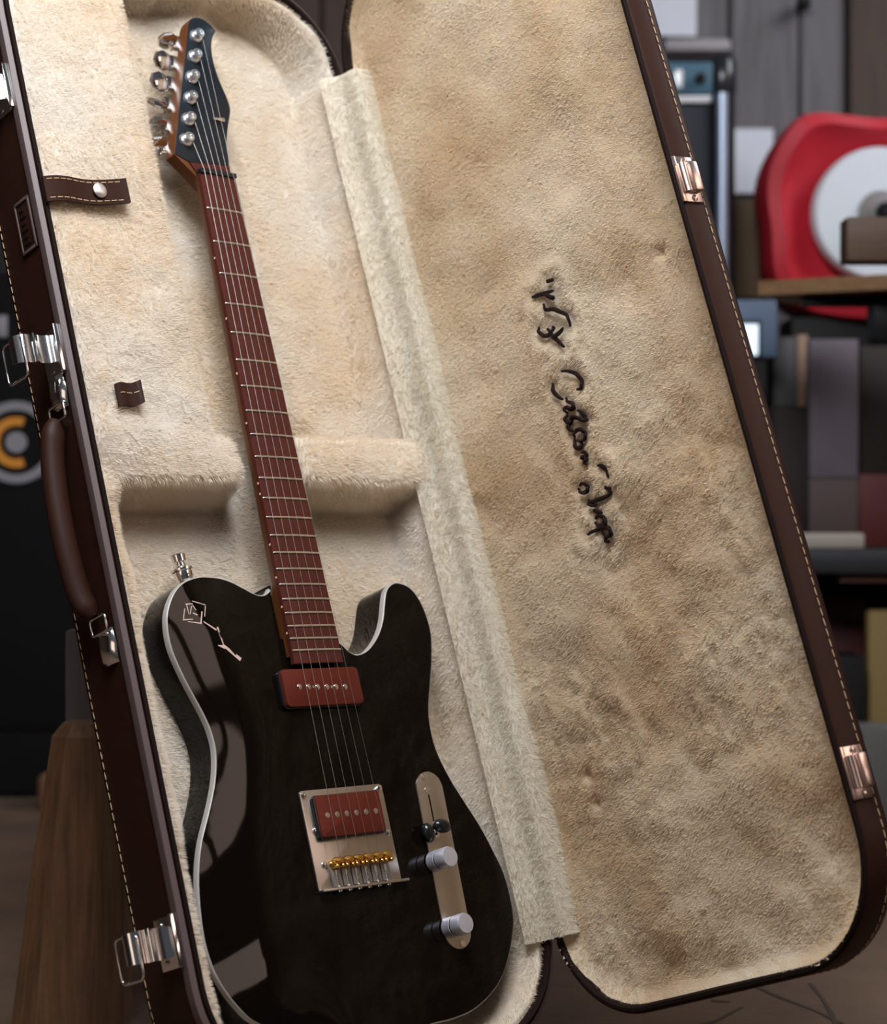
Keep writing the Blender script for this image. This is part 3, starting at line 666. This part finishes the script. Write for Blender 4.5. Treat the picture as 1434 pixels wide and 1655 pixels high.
for k in range(6):
    sx_ = SAD[k] + ADJ
    sd = bmesh.new(); add_box(sd, (sx_ - 5.0, by0 + 2.2, ZB + 1.7), (sx_ + 5.0, -652, ZB + 4.6), .5)
    sad = bmo('saddle', sd, steel, gtr, None, 35)
    bm = bmesh.new(); add_box(bm, (sx_ - 5.4, -657, ZB + 3), (sx_ + 5.4, -651, ZB + 10.0), .9); add_lathe(bm, [(2.6, -5.2), (3.4, -3), (3.4, 3), (2.6, 5.2)], 12, Matrix.Translation((sx_, -653, ZB + 9.6)) @ Matrix.Rotation(math.pi / 2, 4, 'Y'))
    bmo('saddle_top', bm, gold, sad, None, 35)
    for e in (-3.2, 3.2):
        bm = bmesh.new(); add_lathe(bm, [(1.6, 0), (1.6, 9.2), (.9, 9.8)], 10, Matrix.Translation((sx_ + e, -657.5, ZB + 3))); bmo('height_screw', bm, gold, sad, None, 40)
    tube('intonation_screw', [(sx_, by0 - 2.6, ZB + 4.4), (sx_, -660, ZB + 4.4)], 1.2, chrome, sad, None, 8)
    lathe('screw_head', [(2.3, 0), (2.3, 1.6), (1.4, 2.2)], chrome, sad, n=10, at=Matrix.Translation((sx_, by0 - .8, ZB + 4.4)) @ Matrix.Rotation(math.pi / 2, 4, 'X'))
    hl = [(sx_ + 1.4 * math.cos(t * .9) * 1.3, by0 + 2 + (-664 - by0 - 2) * t / 42, ZB + 4.4 + 1.4 * math.sin(t * .9) * 1.3) for t in range(43)]
    tube('spring', hl, .35, chrome, sad, None, 5)

# ---- control plate
tp = Vector(G(690, 1247, ZB + 1.4)); bt = Vector(G(745.5, 1533.5, ZB + 1.4)); ax = (bt - tp).normalized(); nr = Vector((-ax.y, ax.x)) * -1
L_ = (bt - tp).length; Wc = 16.0
MC = Matrix.Translation((((tp.x + bt.x) / 2) * S, ((tp.y + bt.y) / 2) * S, ZB * S)) @ Matrix.Rotation(math.atan2(-ax.y, -ax.x) - math.pi / 2, 4, 'Z')
cpl = tag(prism('control_plate', rrect(-Wc, Wc, -L_ / 2, L_ / 2, 15.9, 10), -.1, 1.4, nickel, gtr, MC, bev=.4), 'satin nickel control plate')
MCi = (MG @ MC)
def CPt(px, py, z): return unproj(MCi, px, py, z)
for p in ((685, 1255), (690, 1277), (748, 1525), (706, 1349)):
    u = CPt(*p, 1.4); lathe('plate_screw', [(3.0, 1.3), (2.8, 2.2), (1.0, 2.8)], chrome, cpl, n=14, at=Matrix.Translation((u[0], u[1], 0)))
u0 = CPt(692, 1284, 1.4); u1 = CPt(701, 1330, 1.4)
prism('switch_slot', rrect(min(u0[0], u1[0]) - .2, min(u0[0], u1[0]) + 1.6, u1[1], u0[1], .8, 3), 1.2, 1.5, dark_piping, cpl, smooth=None)
us = CPt(704, 1343, 1.4)
sw = tube('selector_switch', [(us[0], us[1], 0), (us[0], us[1] + 1, 9)], [1.3, 1.3], chrome, gtr, MC, 8)
bm = bmesh.new()
for (ctr, rad_, rz) in (((CPt(692, 1346, 7)), (6.2, 9.2, 5.5), 12), ((CPt(714, 1335, 11)), (10.0, 6.4, 6.0), -10)):
    r = bmesh.ops.create_uvsphere(bm, u_segments=20, v_segments=12, radius=1)
    bmesh.ops.transform(bm, matrix=Matrix.Translation((ctr[0], ctr[1], 7 if rz > 0 else 11)) @ Matrix.Rotation(math.radians(rz), 4, 'Z') @ Matrix.Diagonal((*rad_, 1)), verts=r['verts'])
tag(bmo('switch_tip', bm, black_plastic, sw, None, 60), 'glossy black two-lobed switch tip')
knob_m = mat('knob_chrome', (.70, .70, .80), .48, .75)
for (bpx, bpy_) in ((701, 1393), (726, 1500)):
    u = CPt(bpx, bpy_, 1.4)
    kn = bmesh.new(); add_lathe(kn, [(9.4, 0), (9.4, 9.2), (8.6, 9.5), (8.6, 10.6), (9.4, 11), (9.4, 20.6), (8.6, 22.6), (.5, 22.9)], 32)
    k_ = tag(bmo('control_knob', kn, knob_m, gtr, MC @ Matrix.Translation((u[0] * S, u[1] * S, 1.4 * S)), 35), 'chrome dome knob')
    bm = bmesh.new(); add_lathe(bm, [(8.9, 9.4), (9.0, 9.8), (9.0, 10.4), (8.9, 10.8)], 32); bmo('knob_groove', bm, dark_piping, k_, None, 40)

# ================================================================== BACKGROUND THINGS
black_cloth = mat('black_grille', (.0035, .0035, .004), .85, spec=.2)
tolex = mat('black_vinyl', (.0045, .0045, .005), .6, spec=.25)
def bxq(name, px0, px1, py0, py1, D, depth, m, parent=None, bev=.006):
    a, b = Q(px0, py1, D), Q(px1, py0, D); return box(name, (a.x, D, a.z), (b.x, D + depth, b.z), m, parent, bev=bev, scale=1)
def thing(name, loc, label, cat, group=None): return empty(name, Matrix.Translation(loc), label, cat, group)
def child(o, p):
    o.parent = p; o.matrix_parent_inverse = Matrix.Translation(p.location).inverted(); return o
# black speaker stack at left
D = 3.55; t = thing('speaker_cabinet', Q(30, 1289, D) * 1.0, 'black speaker cabinet with orange and grey ring emblem', 'speaker')
a = Q(-330, 1289, D); b = Q(215, 330, D)
child(box('cabinet_body', (a.x, D, 0.0), (b.x, D + .4, b.z), tolex, None, bev=.012, scale=1), t)
child(box('grille', (a.x + .03, D - .008, .12), (b.x - .03, D + .004, b.z - .12), black_cloth, None, bev=.004, scale=1), t)
MR = Matrix.Translation(Q(27, 715, D - .008)) @ Matrix.Rotation(math.pi / 2, 4, 'X')
def ringm(name, r0, r1, m, h=.006, a0=0, a1=360, n=40):
    bm = bmesh.new(); full = a1 - a0 >= 360; R_ = []
    for i in range(n if full else n + 1):
        an = math.radians(a0 + (a1 - a0) * i / n); c_, s_ = math.cos(an), math.sin(an)
        R_.append([bm.verts.new((r * c_, r * s_, z)) for r, z in ((r0, 0), (r1, 0), (r1, h), (r0, h))])
    for i in range(len(R_) if full else len(R_) - 1):
        A, B = R_[i], R_[(i + 1) % len(R_)]
        for k in range(4): bm.faces.new((A[k], A[(k + 1) % 4], B[(k + 1) % 4], B[k]))
    if not full: bm.faces.new(R_[0]); bm.faces.new(R_[-1][::-1])
    o = bmo(name, bm, m, None, None, 40, 1); o.matrix_world = MR; return child(o, t)
u = D / FPX; grey_p = mat('grey_print', (.24, .235, .255), .6); orange_p = mat('orange_print', (.62, .24, .02), .6)
tag(ringm('emblem_ring', 52 * u, 66 * u, grey_p), 'grey ring emblem'); tag(ringm('emblem_arc', 27 * u, 41 * u, orange_p, .006, 70, 290), 'orange open ring')
o = lathe('emblem_dot', [(17 * u, 0), (17 * u, .006)], grey_p, scale=1, n=24); o.matrix_world = MR; child(o, t)
k = child(box('handle_plate', tuple(Q(-12, 545, D - .01)), tuple(Q(14, 510, D) + Vector((0, .02, 0))), grey_p, None, bev=.003, scale=1), t)
wood_old = mat('old_brown_timber', (.23, .115, .052), .75, noise=(16, (.09, .042, .020), (9, 9, .6), .26), bump=(90, .4, .002))
bl = bxq('wood_block', 60, 84, 1228, 1284, 3.40, .12, wood_old); tag(bl, 'small rough wood block on floor before the black cabinet', 'wood block')
bl.location.z += 0 - min((bl.matrix_world @ v.co).z for v in bl.data.vertices)
# timber stand behind the case
t = thing('timber_stand', (-.2, 2.05, 0), 'low timber stand with a chamfered leg behind the case', 'stand')
def leg(X, Y, top, lean):
    bm = bmesh.new(); sec = [(-.5, -.25), (-.25, -.5), (.25, -.5), (.5, -.25), (.5, .3), (.3, .5), (-.3, .5), (-.5, .3)]
    R_ = []
    for z, w, dx in ((0, .108, -lean), (top * .5, .090, -lean * .5), (top - .012, .068, 0), (top, .050, .0)):
        R_.append([bm.verts.new((X + dx + p * w, Y + q_ * w, z)) for p, q_ in sec])
    for A, B in zip(R_, R_[1:]):
        for k in range(8): bm.faces.new((A[k], A[(k + 1) % 8], B[(k + 1) % 8], B[k]))
    bm.faces.new(R_[0][::-1]); bm.faces.new(R_[-1]); return child(bmo('leg', bm, wood_old, None, None, None, 1), t)
lx = Q(140, 1170, 1.97); leg(lx.x, 1.99, lx.z, .018); leg(-.02, 2.27, lx.z, -.01)
bm = bmesh.new(); add_tube(bm, [(lx.x + .01, 2.0, lx.z - .07), (-.03, 2.26, lx.z - .07)], .032, 4); child(bmo('crossbar', bm, wood_old, None, None, None, 1), t)
gp = Q(130, 1160, 2.08); child(box('upright', (gp.x - .012, 2.06, .1), (gp.x + .03, 2.09, gp.z + .09), mat('grey_timber', (.12, .10, .10), .8), None, bev=.002, scale=1), t)

# guitar amp at upper right on a black stand
D = 3.62; teal = mat('teal_panel', (.055, .13, .19), .35, spec=.6); silver = mat('silver_strip', (.75, .76, .80), .35, .3)
t = thing('guitar_amp', Q(1100, 482, D + .1), 'black guitar amp with teal control panel and rounded corner post', 'amplifier')
child(bxq('amp_body', 960, 1182, 92, 480, D + .015, .26, tolex), t); child(bxq('control_panel', 975, 1152, 100, 152, D, .03, teal, bev=.003), t)
child(bxq('silver_trim', 975, 1150, 154, 166, D, .02, silver, bev=.002), t); child(bxq('grille', 975, 1148, 170, 470, D + .004, .02, mat('navy_grille', (.012, .016, .026), .7), bev=.003), t)
post = Q(1168, 284, D + .02); rp = 20 * D / FPX
child(lathe('post_highlight', [(.011, Q(0, 478, D).z), (.011, Q(0, 152, D).z)], mat('highlight_blue_grey', (.34, .40, .52), .35, .6), scale=1, n=16, at=Matrix.Translation((post.x - .004, D - .004, 0))), t)  # thin blue-grey rod added to draw the highlight streak on the corner post
child(lathe('corner_post', [(rp * .8, Q(0, 480, D).z), (rp, Q(0, 476, D).z), (rp, Q(0, 150, D).z), (rp * 1.12, Q(0, 146, D).z), (rp * 1.12, Q(0, 96, D).z), (rp * .7, Q(0, 86, D).z)], mat('black_gloss_plastic', (.02, .023, .028), .22), scale=1, n=24, at=Matrix.Translation((post.x, D + .02, 0))), t)
for kx, r_ in ((1131, 8), (1060, 8)):
    kk = lathe('amp_knob', [(r_ * D / FPX, 0), (r_ * D / FPX, .016), (r_ * .7 * D / FPX, .02)], tolex, scale=1, n=16); kk.matrix_world = Matrix.Translation(Q(kx, 128, D)) @ Matrix.Rotation(math.pi / 2, 4, 'X'); child(kk, t)
child(bxq('panel_label', 1092, 1104, 112, 142, D - .003, .01, silver, bev=.001), t)
st = thing('amp_stand', (Q(1100, 500, 3.6).x, 3.75, 0), 'black cabinet carrying the guitar amp', 'cabinet')
a, b = Q(950, 482, D), Q(1236, 482, D); child(box('cabinet_body', (a.x, D + .0, 0), (b.x, D + .38, a.z), tolex, None, bev=.006, scale=1), st)
child(box('cabinet_door', (a.x + .02, D - .012, .05), (b.x - .02, D + .002, a.z - .03), tolex, None, bev=.004, scale=1), st)
cb = bxq('cardboard_box', 1188, 1246, 322, 482, 3.80, .16, mat('cardboard', (.13, .085, .050), .85)); tag(cb, 'brown cardboard box beside the guitar amp', 'box')
# on the wall
paper = mat('white_paper', (.72, .74, .82), .8)
for nm, r_, lab in (('paper_sheet', (1030, 1126, -60, 58), 'white paper pinned on wall above the guitar amp'), ('paper_sheet', (1188, 1250, 208, 312), 'pale sheet on wall between amp and red polisher')):
    tag(bxq(nm, *r_, 4.240, .004, paper, bev=0), lab, 'paper')
tag(bxq('wall_ledge', 1075, 1182, 62, 82, 4.17, .085, mat('grey_ledge', (.36, .34, .36), .7)), 'narrow grey ledge on the wall above the amp', 'ledge')
tag(bxq('wall_hook', 1292, 1312, -6, 9, 4.20, .05, tolex, bev=.004), 'small dark hook at the top of the boarded wall', 'hook')
# workbench
D = 3.25; t = thing('workbench', (Q(1400, 0, 3.4).x, 3.4, 0), 'black topped workbench with items on and under it', 'workbench')
a, b = Q(1170, 928, D), Q(1760, 888, D); zt = b.z
child(box('bench_top', (a.x, D, a.z), (b.x, D + .35, zt), mat('black_bench', (.010, .011, .013), .6), None, bev=.004, scale=1), t)
c_ = Q(1362, 942, D); child(box('front_rail', (c_.x, D + .02, c_.z), (b.x, D + .045, Q(0, 930, D).z), mat('rail_wood', (.16, .085, .060), .7), None, bev=.002, scale=1), t)
for xx in (a.x + .03, b.x - .06):
    for yy in (D + .03, D + .29): child(box('leg', (xx, yy, 0), (xx + .04, yy + .04, a.z), tolex, None, bev=.003, scale=1), t)
child(box('back_panel', (a.x, D + .33, 0), (b.x, D + .35, a.z), tolex, None, scale=1), t)
def on_bench(name, px0, px1, py0, D_, depth, m, label, cat, z=None, bev=.004):
    a_, b_ = Q(px0, py0, D_), Q(px1, py0, D_); z = zt if z is None else z
    return tag(box(name, (a_.x, D_, z), (b_.x, D_ + depth, a_.z), m, None, bev=bev, scale=1), label, cat)
on_bench('paper_tray', 1285, 1398, 862, 3.30, .07, mat('pale_tray', (.34, .30, .26), .6), 'pale flat tray on the black bench top', 'tray')
on_bench('red_box', 1386, 1520, 766, 3.42, .1, mat('dark_red', (.085, .006, .006), .6), 'dark red box on the bench under the shelf', 'box')
on_bench('brown_box', 1389, 1520, 560, 3.44, .08, mat('dark_umber', (.020, .013, .008), .7), 'dark umber box on top of the dark red box', 'box', z=Q(0, 766, 3.42).z)
pb = thing('standing_board', (Q(1346, 0, 3.40).x, 3.41, zt), 'tall mauve grey board standing on the bench', 'board')
a_, b_ = Q(1308, 548, 3.40), Q(1388, 772, 3.40); child(box('board_panel', (a_.x, 3.40, b_.z), (b_.x, 3.425, a_.z), mat('mauve_board', (.145, .115, .145), .6, noise=(8, (.10, .082, .10), (1, 1, 1), .3)), None, bev=.003, scale=1), pb)
child(box('board_foot', (a_.x, 3.402, zt), (b_.x, 3.423, b_.z), mat('brown_panel', (.060, .040, .036), .7), None, bev=.002, scale=1), pb)
gb = thing('grey_carton', (Q(1278, 0, 3.45).x, 3.45, Q(0, 657, 3.45).z), 'grey carton with tan edge on a dark box on the bench', 'carton')
a_, b_ = Q(1250, 545, 3.45), Q(1306, 657, 3.45); child(box('carton_body', (a_.x, 3.45, b_.z), (b_.x - .018, 3.55, a_.z), mat('grey_card', (.085, .083, .084), .8), None, bev=.003, scale=1), gb)
child(box('carton_edge', (b_.x - .018, 3.448, b_.z), (b_.x, 3.55, a_.z + .004), mat('tan_edge', (.30, .19, .13), .7), None, bev=.002, scale=1), gb)
on_bench('dark_box', 1238, 1312, 657, 3.45, .12, mat('dark_brown_box', (.022, .010, .008), .7), 'dark brown box under the grey carton', 'box')
mo = thing('monitor', (Q(1215, 0, 3.36).x, 3.38, zt), 'small monitor with blue grey frame and white screen', 'monitor')
child(bxq('monitor_frame', 1120, 1257, 484, 578, 3.36, .03, mat('blue_grey_plastic', (.085, .125, .20), .5), bev=.006), mo); child(bxq('bezel', 1132, 1232, 516, 578, 3.357, .02, mat('dark_teal', (.012, .03, .042), .5), bev=.002), mo)
child(bxq('screen', 1140, 1226, 524, 574, 3.353, .02, mat('lit_screen', (.7, .8, .9), .4, emit=((.75, .88, 1.0), .75)), bev=.001), mo)
nb = Q(1190, 578, 3.37); child(box('monitor_foot', (nb.x - .05, 3.365, zt), (nb.x + .05, 3.40, nb.z), tolex, None, bev=.004, scale=1), mo)
# under the bench
def on_floor(name, px0, px1, py0, D_, depth, m, label, cat, rot=0):
    a_, b_ = Q(px0, py0, D_), Q(px1, py0, D_)
    return tag(box(name, (a_.x, D_, 0), (b_.x, D_ + depth, a_.z), m, None, bev=.005, scale=1), label, cat)
on_floor('red_crate', 1300, 1400, 962, 3.42, .14, mat('deep_red', (.055, .004, .005), .6), 'deep red crate under the workbench', 'crate')
on_floor('yellow_board', 1404, 1500, 986, 3.33, .03, mat('yellow_board', (.24, .165, .055), .7), 'yellow board standing under the bench at the right edge', 'board')
on_floor('black_toolbox', 1310, 1400, 1060, 3.28, .1, tolex, 'black toolbox on the floor under the bench', 'toolbox')
on_floor('grey_crate', 1392, 1480, 1180, 3.12, .12, mat('grey_crate', (.13, .125, .115), .8), 'low grey crate on the floor at the right edge', 'crate')
# shelf, bracket and beam at right
t = thing('wall_shelf', Q(1420, 470, 3.1), 'wooden shelf board on a black post before the red polisher', 'shelf')
hz = Q(1225, 466, 3.1).z; oak = mat('shelf_oak', (.24, .125, .045), .6, noise=(14, (.15, .075, .026), (1, 8, 8), .3))
p0 = Q(1226, 466, 3.10); p1 = Q(1700, 438, 2.90)
bm = bmesh.new(); dirv = (Vector((p1.x - p0.x, p1.y - p0.y, 0))).normalized(); perp = Vector((-dirv.y, dirv.x, 0))
A = [p0, p0 + dirv * .55, p0 + dirv * .55 + perp * .16, p0 + perp * .16]
vs0 = [bm.verts.new((v.x, v.y, hz - .011)) for v in A]; vs1 = [bm.verts.new((v.x, v.y, hz + .011)) for v in A]
bm.faces.new(vs0[::-1]); bm.faces.new(vs1)
for k in range(4): bm.faces.new((vs0[k], vs0[(k + 1) % 4], vs1[(k + 1) % 4], vs1[k]))
child(bmo('shelf_board', bm, oak, None, None, None, 1), t)
pp = Q(1412, 480, 3.06); child(box('bracket', (pp.x, 3.06, Q(0, 552, 3.06).z), (pp.x + .12, 3.11, hz - .0112), tolex, None, bev=.003, scale=1), t)
child(box('post', (pp.x + .07, 3.06, 0), (pp.x + .12, 3.11, Q(0, 551, 3.06).z), tolex, None, bev=.003, scale=1), t)
child(box('rail', (Q(1300, 0, 3.08).x, 3.085, hz - .028), (pp.x + .3, 3.11, hz - .0112), tolex, None, bev=.002, scale=1), t)
bmw = mat('walnut_beam', (.10, .052, .028), .6, noise=(14, (.055, .028, .016), (1, 8, 8), .3))
a_, b_ = Q(1369, 422, 2.75), Q(1600, 350, 2.75); tb = box('wooden_beam', (a_.x, 2.75, a_.z), (b_.x, 2.80, b_.z), bmw, None, bev=.003, scale=1); tag(tb, 'thick wooden beam end jutting in at right edge', 'beam')
# red buffing machine
D = 3.52; c0 = Q(1428, 342, D)
t = thing('buffing_machine', Vector((c0.x, D + .1, zt)), 'red buffing machine with a large white wheel', 'machine')
redm = mat('red_cover', (.56, .012, .030), .55, noise=(9, (.40, .010, .022), (1, 1, 1), .25))
bm = bmesh.new(); R_ = []; N_ = 56; rr = 188 * D / FPX
for (k, y) in ((.70, .02), (.86, -.012), (.97, -.004), (1.0, .03), (1.0, .12), (.93, .16), (.5, .18)):
    ringv = []
    for i in range(N_):
        an = 2 * math.pi * i / N_; c_, s_ = math.cos(an), math.sin(an); sq = (abs(c_) ** 3.2 + abs(s_) ** 3.2) ** (-1 / 3.2)
        w = 1 + .018 * math.sin(3 * an + 1) + .012 * math.sin(7 * an) + (.05 * math.exp(-((an - 2.15) / .18) ** 2))
        ringv.append(bm.verts.new((c0.x + rr * k * sq * w * c_ * .98, D + .05 + y + .006 * math.sin(5 * an), c0.z + rr * k * sq * w * s_ * .90)))
    R_.append(ringv)
for A, B in zip(R_, R_[1:]):
    for k in range(N_): bm.faces.new((A[k], A[(k + 1) % N_], B[(k + 1) % N_], B[k]))
bm.faces.new(R_[0][::-1]); bm.faces.new(R_[-1])
child(tag(bmo('housing', bm, redm, None, None, 50, 1), 'red cover'), t)
MWh = Matrix.Translation((c0.x, D + .062, c0.z)) @ Matrix.Rotation(math.pi / 2, 4, 'X'); q_ = D / FPX
o = lathe('buffing_wheel', [(106 * q_, 0), (110 * q_, .008), (110 * q_, .03), (104 * q_, .04), (40 * q_, .044)], mat('white_felt', (.74, .79, .86), .9), scale=1, n=48); o.matrix_world = MWh; child(o, t)
o = lathe('hub', [(38 * q_, .04), (36 * q_, .050), (24 * q_, .054), (14 * q_, .062)], mat('grey_hub', (.24, .22, .22), .6), scale=1, n=32); o.matrix_world = MWh; child(o, t)
o = lathe('spindle', [(13 * q_, .05), (13 * q_, .085), (9 * q_, .09)], tolex, scale=1, n=20); o.matrix_world = MWh; child(o, t)
child(box('pedestal', (Q(1290, 0, D).x, D + .07, zt - .0), (Q(1500, 0, D).x, D + .2, Q(0, 505, D).z), tolex, None, bev=.006, scale=1), t)
